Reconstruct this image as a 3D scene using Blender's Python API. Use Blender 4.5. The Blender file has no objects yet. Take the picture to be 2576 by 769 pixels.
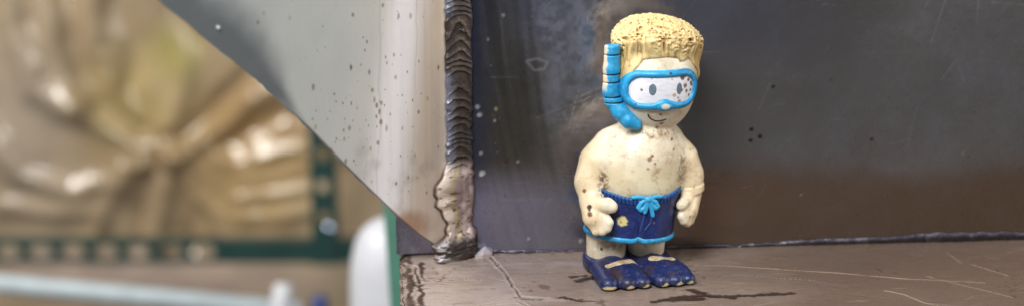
import bpy, bmesh, math, random
import numpy as np
from mathutils import Vector, Matrix

R = math.radians
sc = bpy.context.scene
col = sc.collection

# ------------------------------------------------------------------ camera
D_FOCUS, MMPX = 0.5, 0.1295e-3            # metres to the toy, metres per photo pixel (2576 wide) at the toy
FPX = D_FOCUS / MMPX
YAW, PITCH, ROLL = R(5.0), R(14.0), R(0.0)
ANCHOR = np.array([0.0, -0.031, 0.0])
_f = np.array([math.sin(YAW)*math.cos(PITCH), math.cos(YAW)*math.cos(PITCH), -math.sin(PITCH)])
_r0 = np.array([math.cos(YAW), -math.sin(YAW), 0.0])
_u0 = np.cross(_r0, _f)
_r = _r0*math.cos(ROLL) - _u0*math.sin(ROLL)
_u = np.cross(_r, _f)
CAM = ANCHOR - (_f*D_FOCUS + _r*(1609-1288)*MMPX - _u*(695-384.5)*MMPX)

cam = bpy.data.cameras.new('camera')
cam.sensor_width = 36
cam.lens = 36*FPX/2576
cam.clip_start, cam.clip_end = 0.01, 50
cam.dof.use_dof = True
cam.dof.focus_distance = 0.488
cam.dof.aperture_fstop = 6.6
co = bpy.data.objects.new('camera', cam)
col.objects.link(co)
co.matrix_world = Matrix(((_r[0], _u[0], -_f[0], CAM[0]), (_r[1], _u[1], -_f[1], CAM[1]), (_r[2], _u[2], -_f[2], CAM[2]), (0, 0, 0, 1)))
sc.camera = co

# ------------------------------------------------------------------ world, lamps, exposure
w = bpy.data.worlds.new('World')
sc.world = w
w.use_nodes = True
w.node_tree.nodes['Background'].inputs[0].default_value = (0.94, 0.97, 1.0, 1)
w.node_tree.nodes['Background'].inputs[1].default_value = 0.115

def area(name, loc, target, sx, sy, power, color):
    l = bpy.data.lights.new(name, 'AREA')
    l.shape, l.size, l.size_y, l.energy, l.color = 'RECTANGLE', sx, sy, power, color
    o = bpy.data.objects.new(name, l)
    col.objects.link(o)
    o.location = loc
    o.rotation_euler = (Vector(target)-Vector(loc)).to_track_quat('-Z', 'Y').to_euler()
    return o

area('key_lamp', (-0.30, -0.62, 0.70), (-0.02, 0, 0.04), 0.34, 0.32, 11.0, (0.98, 0.99, 1.0))
area('unseen_side_lamp', (1.15, -0.40, 0.50), (-0.05, -0.03, 0.06), 0.5, 0.5, 5.8, (1.0, 0.94, 0.84))  # unseen lamp, brightens the gusset and warms the toy's right side
area('background_lamp', (-1.3, 0.1, 1.2), (-0.35, 1.5, 0.0), 0.7, 0.7, 38, (1.0, 0.97, 0.93))

sc.view_settings.view_transform = 'Standard'
sc.view_settings.look = 'None'
sc.view_settings.exposure = 0
sc.view_settings.gamma = 1
sc.cycles.use_denoising = True
sc.cycles.max_bounces = 8

# ------------------------------------------------------------------ helpers
def ray(px, py):
    return _f + _r*((px-1288)/FPX) - _u*((py-384.5)/FPX)
def on_z(px, py, z=0.0):
    d = ray(px, py); return CAM + d*((z-CAM[2])/d[2])
def on_plane(px, py, p0, n):
    d = ray(px, py); return CAM + d*(np.dot(np.array(p0)-CAM, n)/np.dot(d, n))
def at(px, py, depth):
    return CAM + ray(px, py)*depth
def project(P):
    P = np.asarray(P, float)-CAM
    z = P@_f
    return 1288+FPX*(P@_r)/z, 384.5-FPX*(P@_u)/z

def lin(r, g, b):
    c = np.array([r, g, b], float)/255
    return np.where(c <= .04045, c/12.92, ((c+.055)/1.055)**2.4)

def _hash(i, j, k, seed):
    h = (i.astype(np.int64)*374761393 + j.astype(np.int64)*668265263 + k.astype(np.int64)*2147483647 + seed*974711) & 0xffffffff
    h = ((h ^ (h >> 13))*1274126177) & 0xffffffff
    h = ((h ^ (h >> 16))*2246822519) & 0xffffffff
    return ((h ^ (h >> 15)) & 0xffffff)/float(0xffffff)
def noise(P, scale=1.0, seed=0):
    P = np.asarray(P, float)*scale
    i = np.floor(P).astype(np.int64); f = P-i; f = f*f*(3-2*f)
    out = 0
    for a in (0, 1):
        for b in (0, 1):
            for c in (0, 1):
                wgt = (f[..., 0] if a else 1-f[..., 0])*(f[..., 1] if b else 1-f[..., 1])*(f[..., 2] if c else 1-f[..., 2])
                out = out + wgt*_hash(i[..., 0]+a, i[..., 1]+b, i[..., 2]+c, seed)
    return out
def fbm(P, scale=1.0, seed=0, octs=4):
    s, a, t = 0, 1.0, 0
    for o in range(octs):
        s = s + a*noise(P, scale*2**o, seed+o*17); t += a; a *= .5
    return s/t
def sstep(a, b, x):
    t = np.clip((x-a)/(b-a), 0, 1); return t*t*(3-2*t)
def mix(a, b, t):
    t = np.asarray(t)[..., None]
    return a*(1-t)+np.asarray(b)*t
def segdist(q, pts):
    """distance from 2-D points q to a polyline"""
    d = np.full(q.shape[:-1], 1e9)
    for a, b in zip(pts[:-1], pts[1:]):
        a = np.asarray(a, float); b = np.asarray(b, float); ab = b-a
        t = np.clip(((q-a)@ab)/max(ab@ab, 1e-12), 0, 1)
        d = np.minimum(d, np.linalg.norm(q-a-t[..., None]*ab, axis=-1))
    return d

def local_mark(P, q, a, b, width, fn):
    """run fn(mask slice, strength) on the part of a grid near the segment a-b"""
    a = np.asarray(a, float); b = np.asarray(b, float)
    lo = np.minimum(a, b)-3*width; hi = np.maximum(a, b)+3*width
    ins = np.all((q > lo) & (q < hi), axis=-1)
    if not ins.any(): return
    ii, jj = np.where(ins)
    sl = (slice(ii.min(), ii.max()+1), slice(jj.min(), jj.max()+1))
    fn(sl, sstep(1.4, .4, segdist(q[sl], [a, b])/width))

def new_obj(name, verts, faces, mat, parent=None, color=None, rough=None, smooth=True):
    me = bpy.data.meshes.new(name)
    verts = np.asarray(verts, float)
    faces = np.asarray(faces) if not isinstance(faces, list) else faces
    if isinstance(faces, np.ndarray):
        n, k = faces.shape
        me.vertices.add(len(verts)); me.vertices.foreach_set('co', verts.astype(np.float32).ravel())
        me.loops.add(n*k); me.loops.foreach_set('vertex_index', faces.astype(np.int32).ravel())
        me.polygons.add(n); me.polygons.foreach_set('loop_start', np.arange(0, n*k, k, dtype=np.int32))
        me.update(calc_edges=True); me.validate()
    else:
        me.from_pydata([tuple(v) for v in verts], [], faces); me.update()
    if smooth:
        me.polygons.foreach_set('use_smooth', [True]*len(me.polygons))
    if color is not None:
        a = me.attributes.new('Col', 'FLOAT_COLOR', 'POINT')
        c = np.ones((len(verts), 4), np.float32); c[:, :3] = np.clip(color, 0, 1)
        a.data.foreach_set('color', c.ravel())
    if rough is not None:
        a = me.attributes.new('Rough', 'FLOAT', 'POINT')
        a.data.foreach_set('value', np.clip(rough, 0.02, 1).astype(np.float32).ravel())
    me.materials.append(mat)
    o = bpy.data.objects.new(name, me)
    col.objects.link(o)
    if parent is not None:
        o.parent = parent
    return o

def bm_obj(name, bm, mat, parent=None, smooth=True):
    me = bpy.data.meshes.new(name)
    bmesh.ops.recalc_face_normals(bm, faces=bm.faces)
    bm.to_mesh(me); bm.free()
    if smooth:
        me.polygons.foreach_set('use_smooth', [True]*len(me.polygons))
    me.materials.append(mat)
    o = bpy.data.objects.new(name, me)
    col.objects.link(o)
    if parent is not None:
        o.parent = parent
    return o

def tag(o, label, cat=None, group=None, kind=None):
    o['label'] = label
    if cat: o['category'] = cat
    if group: o['group'] = group
    if kind: o['kind'] = kind
    return o
def empty(name, loc, rz=0.0):
    o = bpy.data.objects.new(name, None); col.objects.link(o)
    o.location = loc; o.rotation_euler = (0, 0, rz); o.empty_display_size = 0.01
    return o

# ------------------------------------------------------------------ materials
def mat_new(name):
    m = bpy.data.materials.new(name); m.use_nodes = True
    return m, m.node_tree, m.node_tree.nodes['Principled BSDF']
def painted(name, rough=0.5, metallic=0.0, bump=0.0, bscale=400, sss=0.0, rattr=False, spec=0.5, coat=0.0, stretch=None, var=.12):
    """colour comes from the surface's own painted colour attribute, fine relief from noise"""
    m, nt, p = mat_new(name)
    a = nt.nodes.new('ShaderNodeAttribute'); a.attribute_name = 'Col'
    tc = nt.nodes.new('ShaderNodeTexCoord')
    mp = nt.nodes.new('ShaderNodeMapping')
    if stretch: mp.inputs['Scale'].default_value = stretch
    nt.links.new(tc.outputs['Object'], mp.inputs[0])
    n = nt.nodes.new('ShaderNodeTexNoise'); n.inputs['Scale'].default_value = bscale; n.inputs['Detail'].default_value = 5
    nt.links.new(mp.outputs[0], n.inputs['Vector'])
    # slight mottling of the colour
    hv = nt.nodes.new('ShaderNodeHueSaturation')
    mr = nt.nodes.new('ShaderNodeMapRange'); mr.inputs[3].default_value = 1-var; mr.inputs[4].default_value = 1+var
    nt.links.new(n.outputs[0], mr.inputs[0]); nt.links.new(mr.outputs[0], hv.inputs['Value'])
    nt.links.new(a.outputs['Color'], hv.inputs['Color']); nt.links.new(hv.outputs[0], p.inputs['Base Color'])
    p.inputs['Metallic'].default_value = metallic
    p.inputs['Roughness'].default_value = rough
    p.inputs['Specular IOR Level'].default_value = spec
    p.inputs['Coat Weight'].default_value = coat
    p.inputs['Coat Roughness'].default_value = 0.25
    if rattr:
        ra = nt.nodes.new('ShaderNodeAttribute'); ra.attribute_name = 'Rough'
        nt.links.new(ra.outputs['Fac'], p.inputs['Roughness'])
    if sss:
        p.inputs['Subsurface Weight'].default_value = sss
        p.inputs['Subsurface Radius'].default_value = (1.0, 0.6, 0.35)
        p.inputs['Subsurface Scale'].default_value = 0.002
    if bump:
        b = nt.nodes.new('ShaderNodeBump'); b.inputs['Strength'].default_value = bump; b.inputs['Distance'].default_value = 0.0004
        nt.links.new(n.outputs[0], b.inputs['Height']); nt.links.new(b.outputs[0], p.inputs['Normal'])
    return m
def plain(name, c, rough=0.5, metallic=0.0, var=0.12, scale=60, bump=0.15):
    m, nt, p = mat_new(name)
    tc = nt.nodes.new('ShaderNodeTexCoord')
    n = nt.nodes.new('ShaderNodeTexNoise'); n.inputs['Scale'].default_value = scale; n.inputs['Detail'].default_value = 6
    nt.links.new(tc.outputs['Object'], n.inputs['Vector'])
    rp = nt.nodes.new('ShaderNodeValToRGB')
    c = np.array(c)
    rp.color_ramp.elements[0].position, rp.color_ramp.elements[1].position = .3, .7
    rp.color_ramp.elements[0].color = (*np.clip(c*(1-var), 0, 1), 1); rp.color_ramp.elements[1].color = (*np.clip(c*(1+var), 0, 1), 1)
    nt.links.new(n.outputs[0], rp.inputs[0]); nt.links.new(rp.outputs[0], p.inputs['Base Color'])
    p.inputs['Roughness'].default_value = rough; p.inputs['Metallic'].default_value = metallic
    b = nt.nodes.new('ShaderNodeBump'); b.inputs['Strength'].default_value = bump; b.inputs['Distance'].default_value = 0.0005
    nt.links.new(n.outputs[0], b.inputs['Height']); nt.links.new(b.outputs[0], p.inputs['Normal'])
    return m

M_WALL = painted('dark_mill_steel', metallic=0.85, bump=0.10, bscale=900, rattr=True)
M_LEDGE = painted('worn_painted_ledge', bump=0.25, bscale=700, rattr=True)
M_GUSSET = painted('ground_steel', metallic=0.3, bump=0.03, bscale=900, rattr=True, stretch=(1, 1, .3), var=.04)
M_WELD = painted('weld_metal', metallic=0.35, bump=0.25, bscale=1200, rattr=True)
M_SKIN = painted('cream_vinyl', rough=0.38, bump=0.07, coat=.12, var=.07, bscale=900, sss=0.12, spec=0.4)
M_HAIR = painted('ochre_hair_vinyl', rough=0.5, bump=0.12, bscale=900, sss=0.05)
M_BLUE = painted('light_blue_vinyl_paint', rough=0.42, bump=0.10, bscale=1100)
M_NAVY = painted('navy_vinyl_paint', rough=0.40, bump=0.18, bscale=1100)
M_LENS = painted('white_mask_lens_paint', rough=0.3, coat=.3, bump=0.05, bscale=800)
M_GREY = plain('grey_eye_paint', lin(105, 120, 132), 0.45, scale=900)
M_BLACK = plain('dark_line_paint', lin(38, 30, 30), 0.5, scale=900)
M_FILM = painted('brown_plastic_film', rough=0.3, bump=0.0, spec=0.7, coat=.3, rattr=True)
M_GREEN = plain('dark_green_rack_paint', lin(34, 64, 60), 0.42, scale=50)
M_GREEN2 = plain('bright_green_paint', lin(62, 112, 94), 0.5, scale=50)
M_WHITE = plain('white_plastic', lin(208, 209, 214), 0.4, var=.05)
M_PIPE = plain('pale_blue_white_paint', lin(174, 186, 190), 0.5, var=.12)
M_DARKBLUE = plain('dark_blue_plastic', lin(38, 62, 120), 0.4)
M_BOLT = plain('zinc_bolt', lin(190, 205, 235), 0.18, metallic=1.0)
M_LEDGE_SIDE = plain('raw_rough_edge', lin(112, 92, 82), 0.8, var=.5, scale=260, bump=.9)

# ------------------------------------------------------------------ implicit-surface mesher
def surface_nets(fn, lo, hi, h):
    lo = np.array(lo, float); hi = np.array(hi, float)
    n = np.ceil((hi-lo)/h).astype(int)+1
    ax = [lo[k]+h*np.arange(n[k]) for k in range(3)]
    G = np.stack(np.meshgrid(*ax, indexing='ij'), -1)
    V = np.empty(n)
    for s in range(0, n[0], 24):
        V[s:s+24] = fn(G[s:s+24])
    S = V < 0
    cs = [S[a:n[0]-1+a, b:n[1]-1+b, c:n[2]-1+c] for a in (0, 1) for b in (0, 1) for c in (0, 1)]
    cnt = sum(c.astype(int) for c in cs)
    act = (cnt > 0) & (cnt < 8)
    idx = np.full(act.shape, -1, int); cells = np.argwhere(act); idx[act] = np.arange(len(cells))
    P = np.zeros((len(cells), 3)); W = np.zeros(len(cells))
    corners = [(a, b, c) for a in (0, 1) for b in (0, 1) for c in (0, 1)]
    for i in range(8):
        for j in range(i+1, 8):
            A, B = np.array(corners[i]), np.array(corners[j])
            if np.abs(A-B).sum() != 1: continue
            ca, cb = cells+A, cells+B
            va = V[ca[:, 0], ca[:, 1], ca[:, 2]]; vb = V[cb[:, 0], cb[:, 1], cb[:, 2]]
            cr = (va < 0) != (vb < 0)
            t = np.where(cr, va/np.where(cr, va-vb, 1), 0)[:, None]
            P += np.where(cr[:, None], A+(B-A)*t, 0); W += cr
    P = lo+h*(cells+P/W[:, None])
    faces = []
    for d in range(3):
        e1, e2 = (d+1) % 3, (d+2) % 3
        sl0 = [slice(None)]*3; sl1 = [slice(None)]*3
        sl0[d] = slice(0, n[d]-1); sl1[d] = slice(1, n[d])
        A, B = S[tuple(sl0)], S[tuple(sl1)]
        for flip in (False, True):
            E = np.argwhere(A & ~B) if not flip else np.argwhere(~A & B)
            ok = (E[:, e1] > 0) & (E[:, e2] > 0) & (E[:, e1] < n[e1]-1) & (E[:, e2] < n[e2]-1)
            E = E[ok]
            q = []
            for (o1, o2) in ((-1, -1), (0, -1), (0, 0), (-1, 0)):
                c = E.copy(); c[:, e1] += o1; c[:, e2] += o2
                q.append(idx[c[:, 0], c[:, 1], c[:, 2]])
            q = np.stack(q, 1)
            faces.append(q[:, ::-1] if flip else q)
    F = np.concatenate(faces)
    # pull vertices onto the surface
    for _ in range(2):
        e = h*0.3
        v = fn(P)
        g = np.stack([(fn(P+np.eye(3)[k]*e)-fn(P-np.eye(3)[k]*e))/(2*e) for k in range(3)], -1)
        g2 = (g*g).sum(-1)
        step = np.clip(v/np.maximum(g2, .05), -h*.5, h*.5)
        P = P-g*step[:, None]
    return P, F

def ell(P, c, r):
    r = np.array(r, float); q = P-np.array(c, float)
    k0 = np.linalg.norm(q/r, axis=-1); k1 = np.linalg.norm(q/(r*r), axis=-1)
    return k0*(k0-1)/np.maximum(k1, 1e-9)
def cone(P, a, b, ra, rb):
    a = np.array(a, float); b = np.array(b, float); ab = b-a
    t = np.clip(((P-a)@ab)/(ab@ab), 0, 1)
    return np.linalg.norm(P-a-t[..., None]*ab, axis=-1)-(ra+(rb-ra)*t)
def smin(a, b, k):
    h = np.clip(.5+.5*(b-a)/k, 0, 1)
    return b+(a-b)*h-k*h*(1-h)
def smax(a, b, k): return -smin(-a, -b, k)
def chain(P, pts, k=1.5):
    d = None
    for (a, ra), (b, rb) in zip(pts[:-1], pts[1:]):
        c = cone(P, a, b, ra, rb); d = c if d is None else smin(d, c, k)
    return d

# ================================================================== SETTING
# ---- ledge: top at z = 0, the upright plate stands on it with its face at y = 0
def grid(nx, ny):
    i = np.arange(nx*ny).reshape(nx, ny)
    return np.stack([i[:-1, :-1], i[1:, :-1], i[1:, 1:], i[:-1, 1:]], -1).reshape(-1, 4)

LEFT_BACK = on_z(1008, 632)
LEFT_FRONT = on_z(1012, 768)
def ledge_left(y):
    t = (y-LEFT_BACK[1])/(LEFT_FRONT[1]-LEFT_BACK[1])
    return LEFT_BACK[0]+(LEFT_FRONT[0]-LEFT_BACK[0])*np.clip(t, -.5, 1.6)
LEDGE_Y0, LEDGE_Y1, LEDGE_X1 = -0.098, 0.009, 0.24
ny, nx = 260, 720
ys = np.linspace(LEDGE_Y0, LEDGE_Y1, ny)
tt = np.linspace(0, 1, nx)
Y, T = np.meshgrid(ys, tt, indexing='ij')
XL = ledge_left(Y)+(fbm(np.stack([Y*0, Y, Y*0], -1), 260, 3)-.5)*0.0022
X = XL+(LEDGE_X1-XL)*T
PT = np.stack([X, Y, X*0], -1)
ux, uy = project(PT)
pq = np.stack([ux, uy], -1)
def wob(amp, sc_, seed):      # a little wander so that marks are not ruled lines
    return np.stack([(fbm(PT, sc_, seed)-.5)*amp*2, (fbm(PT, sc_, seed+50)-.5)*amp], -1)
def mark(pts, width, wander=6, seed=1):
    pts = [tuple(p) for p in pts]
    # marks are laid out on the ledge itself in metres
    q = PT[..., :2]+wob(wander*MMPX, 180, seed)
    return segdist(q, [on_z(*p)[:2] for p in pts])/MMPX/width
base = np.broadcast_to(lin(142, 124, 113), PT.shape).copy()
n1 = fbm(PT*np.array([1, 1.6, 1]), 26, 5); n2 = fbm(PT*np.array([1, 1.7, 1]), 130, 9)
base = mix(base, lin(122, 104, 94), sstep(.42, .7, n1)*.7)
base = mix(base, lin(96, 79, 68), sstep(1500, 2100, ux+(n1-.5)*500)*.85)  # browner to the right: own colour plus light falloff painted in
base = mix(base, lin(160, 150, 150), sstep(.55, .75, n2)*.35*sstep(2100, 1500, ux))
base = mix(base, lin(170, 157, 150), sstep(.45, .72, fbm(PT, 35, 77))*sstep(1900, 1300, ux)*.6)
streak = fbm(PT*np.array([1, 6, 1]), 120, 21)
base = mix(base, lin(110, 94, 88), sstep(.56, .74, streak)*.35)
rough = .30+.22*(n2-.5)+.15*(n1-.5)
hgt = (n1-.5)*0.0004+(n2-.5)*0.00016
# brown dirt and rot patches
for pts, wd, sd in ((((1650, 752), (1700, 742), (1760, 735), (1815, 738), (1880, 737), (1980, 731)), 9, 31),
                    (((1735, 722), (1790, 738), (1850, 742)), 11, 32), (((1690, 748), (1770, 744)), 10, 39),
                    (((1455, 700), (1500, 690), (1530, 705)), 11, 33), (((1440, 690), (1475, 688)), 6, 34),
                    (((1300, 742), (1360, 748), (1430, 744), (1500, 752)), 5, 35), (((1415, 742), (1460, 750)), 9, 36),
                    (((1060, 655), (1056, 700), (1062, 769)), 6, 37), (((1020, 640), (1036, 700), (1030, 769)), 8, 38)):
    d = mark(pts, wd*1.25, 16, sd)+(fbm(PT, 700, sd+4)-.5)*1.6
    k = sstep(1.25, .5, d)
    base = mix(base, lin(44, 29, 21), k*.95); hgt -= k*.00025; rough += k*.2
# cracks in the paint with a pale raised lip
for pts, wd, sd in ((((1232, 640), (1262, 672), (1290, 715), (1312, 742), (1420, 748)), 3.0, 41), (((1012, 650), (1045, 665), (1058, 705)), 3, 42),
                    (((1180, 769), (1240, 758), (1300, 752), (1330, 764)), 3, 43)):
    d = mark(pts, wd, 9, sd)
    k = sstep(1.6, .5, d)
    base = mix(base, lin(60, 44, 38), k*.85); hgt -= k*.0005
    lip = sstep(4, 2, d)*(1-k)
    base = mix(base, lin(176, 160, 150), lip*.55); hgt += lip*.00025
# long pale scratches
for pts, wd, sd in ((((1750, 660), (1850, 665), (1960, 672), (2140, 684), (2290, 697)), 2.8, 51), (((2290, 697), (2480, 706)), 1.7, 52),
                    (((2225, 726), (2275, 735), (2330, 757), (2390, 769)), 2.4, 53), (((2330, 690), (2420, 712), (2550, 742)), 1.3, 54),
                    (((2440, 660), (2540, 690)), 1.3, 55), (((1900, 690), (2050, 700)), .9, 56), (((1100, 690), (1230, 700)), 1.0, 57)):
    d = mark(pts, wd, 5, sd)
    k = sstep(1.5, .5, d)*sstep(.25, .55, fbm(PT, 300, sd+5)+.15)
    base = mix(base, lin(188, 160, 138), k*(.35+.5*noise(PT, 110, sd+8))); hgt += k*.0002
    sh = sstep(3.5, 1.5, d)*(1-k); base = mix(base, lin(84, 70, 64), sh*.4)
# rust flecks
for s, sd in ((520, 61), (900, 62)):
    f = noise(PT, s, sd)*noise(PT, 60, sd+3)
    base = mix(base, lin(84, 56, 42), sstep(.64, .76, f)*.6)
rng = random.Random(21)
for _ in range(130):                                          # scuffs and short scratches
    p = np.array([rng.uniform(-.075, .2), rng.uniform(-.075, -.002)]); an = rng.gauss(-.1, .5); L = rng.uniform(.002, .014)
    cc = lin(*rng.choice(((160, 148, 140), (84, 68, 60), (150, 138, 134), (96, 80, 72)))); al = rng.uniform(.12, .4)
    def put(sl, k, cc=cc, al=al):
        base[sl] = mix(base[sl], cc, k*al); hgt[sl] -= k*.00012
    local_mark(PT, PT[..., :2], p, p+L*np.array([math.cos(an), math.sin(an)]), rng.uniform(.00018, .00035), put)
for _ in range(160):                                          # pits and grit
    p = np.array([rng.uniform(-.078, .2), rng.uniform(-.075, -.001)]); big = rng.uniform(.0002, .0006)
    cc = lin(*rng.choice(((60, 40, 30), (52, 42, 38), (104, 58, 36)))); al = rng.uniform(.4, .9)
    def put(sl, k, cc=cc, al=al):
        base[sl] = mix(base[sl], cc, k*al); hgt[sl] -= k*.0003
    local_mark(PT, PT[..., :2], p, p+np.array([big*1.2, 0]), big*.7, put)
edge = np.exp(-((X-XL)/0.0025))
hgt = hgt-edge*0.0018*(.6+.8*fbm(PT, 500, 71))
base = mix(base, lin(120, 98, 84), edge*.5)
base = mix(base, lin(58, 40, 34), sstep(.52, .7, fbm(PT*np.array([2.5, 1, 1]), 420, 73))*sstep(.004, .0005, X-XL-.002)*.8)
PT[..., 2] = hgt-.0006
ledge = new_obj('ledge', PT.reshape(-1, 3), grid(ny, nx)[:, ::-1], M_LEDGE, None, base.reshape(-1, 3), rough.ravel())
tag(ledge, 'worn mauve grey painted ledge with scratches and brown stains', kind='structure')
# body of the ledge under its top sheet
vb = []
for y in (LEDGE_Y0, LEDGE_Y1):
    for z in (-.0022, -0.06):
        vb += [(float(ledge_left(np.array(y)))+.0004, y, z), (LEDGE_X1, y, z)]
ns = 60
yy = np.linspace(LEDGE_Y0, LEDGE_Y1, ns); zz = np.linspace(-.0018, -.06, 40)
YY, ZZ = np.meshgrid(yy, zz, indexing='ij')
side = np.stack([ledge_left(YY)+.0002+(fbm(np.stack([YY*0, YY, ZZ*.35], -1), 420, 81)-.5)*.0028, YY, ZZ], -1)
sv = side.reshape(-1, 3); sf = grid(ns, 40)
ledge_side = new_obj('end_face', sv, sf[:, ::-1], M_LEDGE_SIDE, ledge)
fr = [(LEDGE_X1, LEDGE_Y0, -.001), (float(ledge_left(np.array(LEDGE_Y0))), LEDGE_Y0, -.001), (float(ledge_left(np.array(LEDGE_Y0))), LEDGE_Y0, -.06), (LEDGE_X1, LEDGE_Y0, -.06)]
new_obj('front_face', fr, [(0, 1, 2, 3)], M_LEDGE_SIDE, ledge, smooth=False)

# ---- upright steel plate behind the toy
NW = np.array([0, -1.0, 0])
PLATE_X0 = on_plane(997, 590, (0, 0, 0), NW)[0]
PLATE_X1, PLATE_Z1 = 0.26, 0.20
WELD_X = on_plane(1150, 400, (0, 0, 0), NW)[0]
nx, nz = 760, 400
X, Z = np.meshgrid(np.linspace(PLATE_X0, PLATE_X1, nx), np.linspace(0, PLATE_Z1, nz), indexing='ij')
PT = np.stack([X, X*0, Z], -1)
ux, uy = project(PT)
n1 = fbm(PT, 18, 101); n2 = fbm(PT, 120, 103); n3 = fbm(PT, 600, 105, 2)
# grinding swirl beside the weld: streaks that bend to the lower right
bend = X+0.30*np.clip(.075-Z, 0, .1)**1.0*0+ (np.clip(.07-Z, 0, .07)**2)*(-1.6)+Z*.10
st = fbm(np.stack([bend*1.0, X*0, Z*.05], -1), 520, 107, 3)
grind = sstep(1480, 1330, ux+(n1-.5)*120)
base = np.broadcast_to(lin(146, 142, 142), PT.shape).copy()
base = mix(base, lin(124, 116, 112), sstep(.3, .75, n1)*.6)
base = mix(base, lin(150, 152, 166), sstep(.4, .8, n2)*.22)
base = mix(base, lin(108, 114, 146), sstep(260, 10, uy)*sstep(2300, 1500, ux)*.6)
base = mix(base, lin(186, 190, 208), sstep(1300, 1390, ux+(n1-.5)*90)*sstep(1620, 1480, ux)*sstep(420, 200, uy+(n1-.5)*120)*.6*sstep(.25, .7, n3*.5+n2*.5))  # soft pale sheen left of the toy, painted into the colour
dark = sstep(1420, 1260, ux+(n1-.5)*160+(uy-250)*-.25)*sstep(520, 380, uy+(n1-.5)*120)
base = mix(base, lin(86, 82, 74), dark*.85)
base = mix(base, lin(70, 68, 66), grind*sstep(.5, .68, st)*.3)
base = mix(base, lin(168, 170, 182), grind*sstep(.58, .74, 1-st)*.18)
heat = sstep(.012, .001, np.abs(X-WELD_X-.004))*.8
base = mix(base, lin(70, 74, 96), heat)
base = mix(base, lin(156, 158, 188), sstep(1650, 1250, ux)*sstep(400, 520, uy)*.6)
# brown ledge reflection painted along the foot of the plate, right of the toy
ox = sstep(385, 475, uy+(n1-.5)*60+16*np.sin(ux*.0075)+(ux-1760)*.02)*sstep(1600, 1800, ux)  # mask of the painted ledge reflection
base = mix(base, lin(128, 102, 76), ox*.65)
rough = .20+.08*(n2-.5)+.08*(n3-.5)+.10*grind
rough = np.clip(rough+.10*sstep(1800, 2300, ux)+.16*(fbm(PT, 40, 109)-.5), .14, .8)
# pits, spatter, flecks
hgt = (n2-.5)*.00008+(n3-.5)*.00007+grind*(st-.5)*.00003
rng = random.Random(4)
q = PT[..., [0, 2]]
def fleck(px, py, r, c, a=.9, dz=0.0):
    global base, hgt
    p = on_plane(px, py, (0, 0, 0), NW)
    d = np.linalg.norm(q-np.array([p[0], p[2]]), axis=-1)/(r*MMPX)
    k = sstep(1.25, .55, d+(n3-.5)*.8)
    base = mix(base, lin(*c), k*a); hgt += k*dz
for px, py, r, c in ((1890, 325, 6, (44, 30, 22)), (1912, 343, 7, (44, 30, 22)), (1888, 352, 6, (44, 30, 22)), (1945, 218, 6, (60, 52, 44)), (2193, 350, 5, (60, 44, 30)),
                     (2015, 490, 4, (190, 185, 180)), (2423, 386, 5, (170, 160, 150)), (2090, 200, 4, (120, 112, 110)), (1248, 275, 6, (214, 200, 160)),
                     (1240, 290, 4, (150, 100, 40)), (1245, 303, 4, (190, 190, 210)), (1202, 270, 7, (210, 212, 222)), (1206, 290, 7, (210, 212, 222)), (1213, 435, 9, (240, 240, 245)),
                     (1270, 408, 4, (110, 70, 30)), (1303, 406, 4, (190, 185, 190)), (1210, 385, 5, (190, 190, 196)), (1228, 100, 4, (190, 188, 190)),
                     (1266, 40, 5, (190, 190, 200)), (1235, 165, 3, (160, 160, 170)), (1190, 500, 4, (170, 170, 180)), (1330, 600, 4, (220, 220, 230)), (1462, 604, 6, (230, 230, 240)), (1440, 545, 3, (180, 180, 190))):
    fleck(px, py, r, c, .9, .0002)
for _ in range(150):
    px, py = rng.uniform(1200, 2570), rng.uniform(5, 600)
    light = rng.random() < .6
    fleck(px, py, rng.uniform(1.4, 2.8), (170, 168, 172) if light else (58, 46, 38), rng.uniform(.2, .55), .0001)
rng = random.Random(33)
for _ in range(60):                                           # fine scratches, mostly along the rolling direction
    p = np.array([rng.uniform(-.05, .22), rng.uniform(.002, .11)])
    an = rng.gauss(0, .25) if rng.random() < .6 else rng.gauss(1.4, .4); L = rng.uniform(.003, .022)
    cc = lin(*rng.choice(((176, 170, 166), (84, 76, 70), (158, 156, 164)))); al = rng.uniform(.04, .14)
    def put(sl, k, cc=cc, al=al):
        base[sl] = mix(base[sl], cc, k*al); hgt[sl] -= k*.00006; rough[sl] += k*.12
    local_mark(PT, q, p, p+L*np.array([math.cos(an), math.sin(an)]), rng.uniform(.00014, .00028), put)
# the shallow heart-shaped dent mark left of the toy
d = np.abs(segdist(q, [on_plane(*p, (0, 0, 0), NW)[[0, 2]] for p in ((1325, 155), (1350, 148), (1378, 158), (1368, 175), (1345, 178), (1325, 155))]))/MMPX
base = mix(base, lin(205, 200, 205), sstep(5, 1, d+(n3-.5)*3)*.5); hgt += sstep(5, 1, d)*.00012
PT[..., 1] = -hgt
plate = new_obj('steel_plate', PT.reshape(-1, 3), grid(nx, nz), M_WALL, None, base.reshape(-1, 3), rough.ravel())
tag(plate, 'dark grey upright steel plate standing behind the toy', kind='structure')
# plate edge and back so that it has thickness
bm = bmesh.new()
bmesh.ops.create_cube(bm, size=1)
bmesh.ops.scale(bm, vec=(PLATE_X1-PLATE_X0, .0078, PLATE_Z1), verts=bm.verts)
bmesh.ops.translate(bm, vec=((PLATE_X0+PLATE_X1)/2, .0078/2+.0005, PLATE_Z1/2), verts=bm.verts)
bm_obj('plate_core', bm, plain('bare_plate_edge', lin(92, 96, 116), 0.45, metallic=.7, scale=300), plate, smooth=False)

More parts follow.
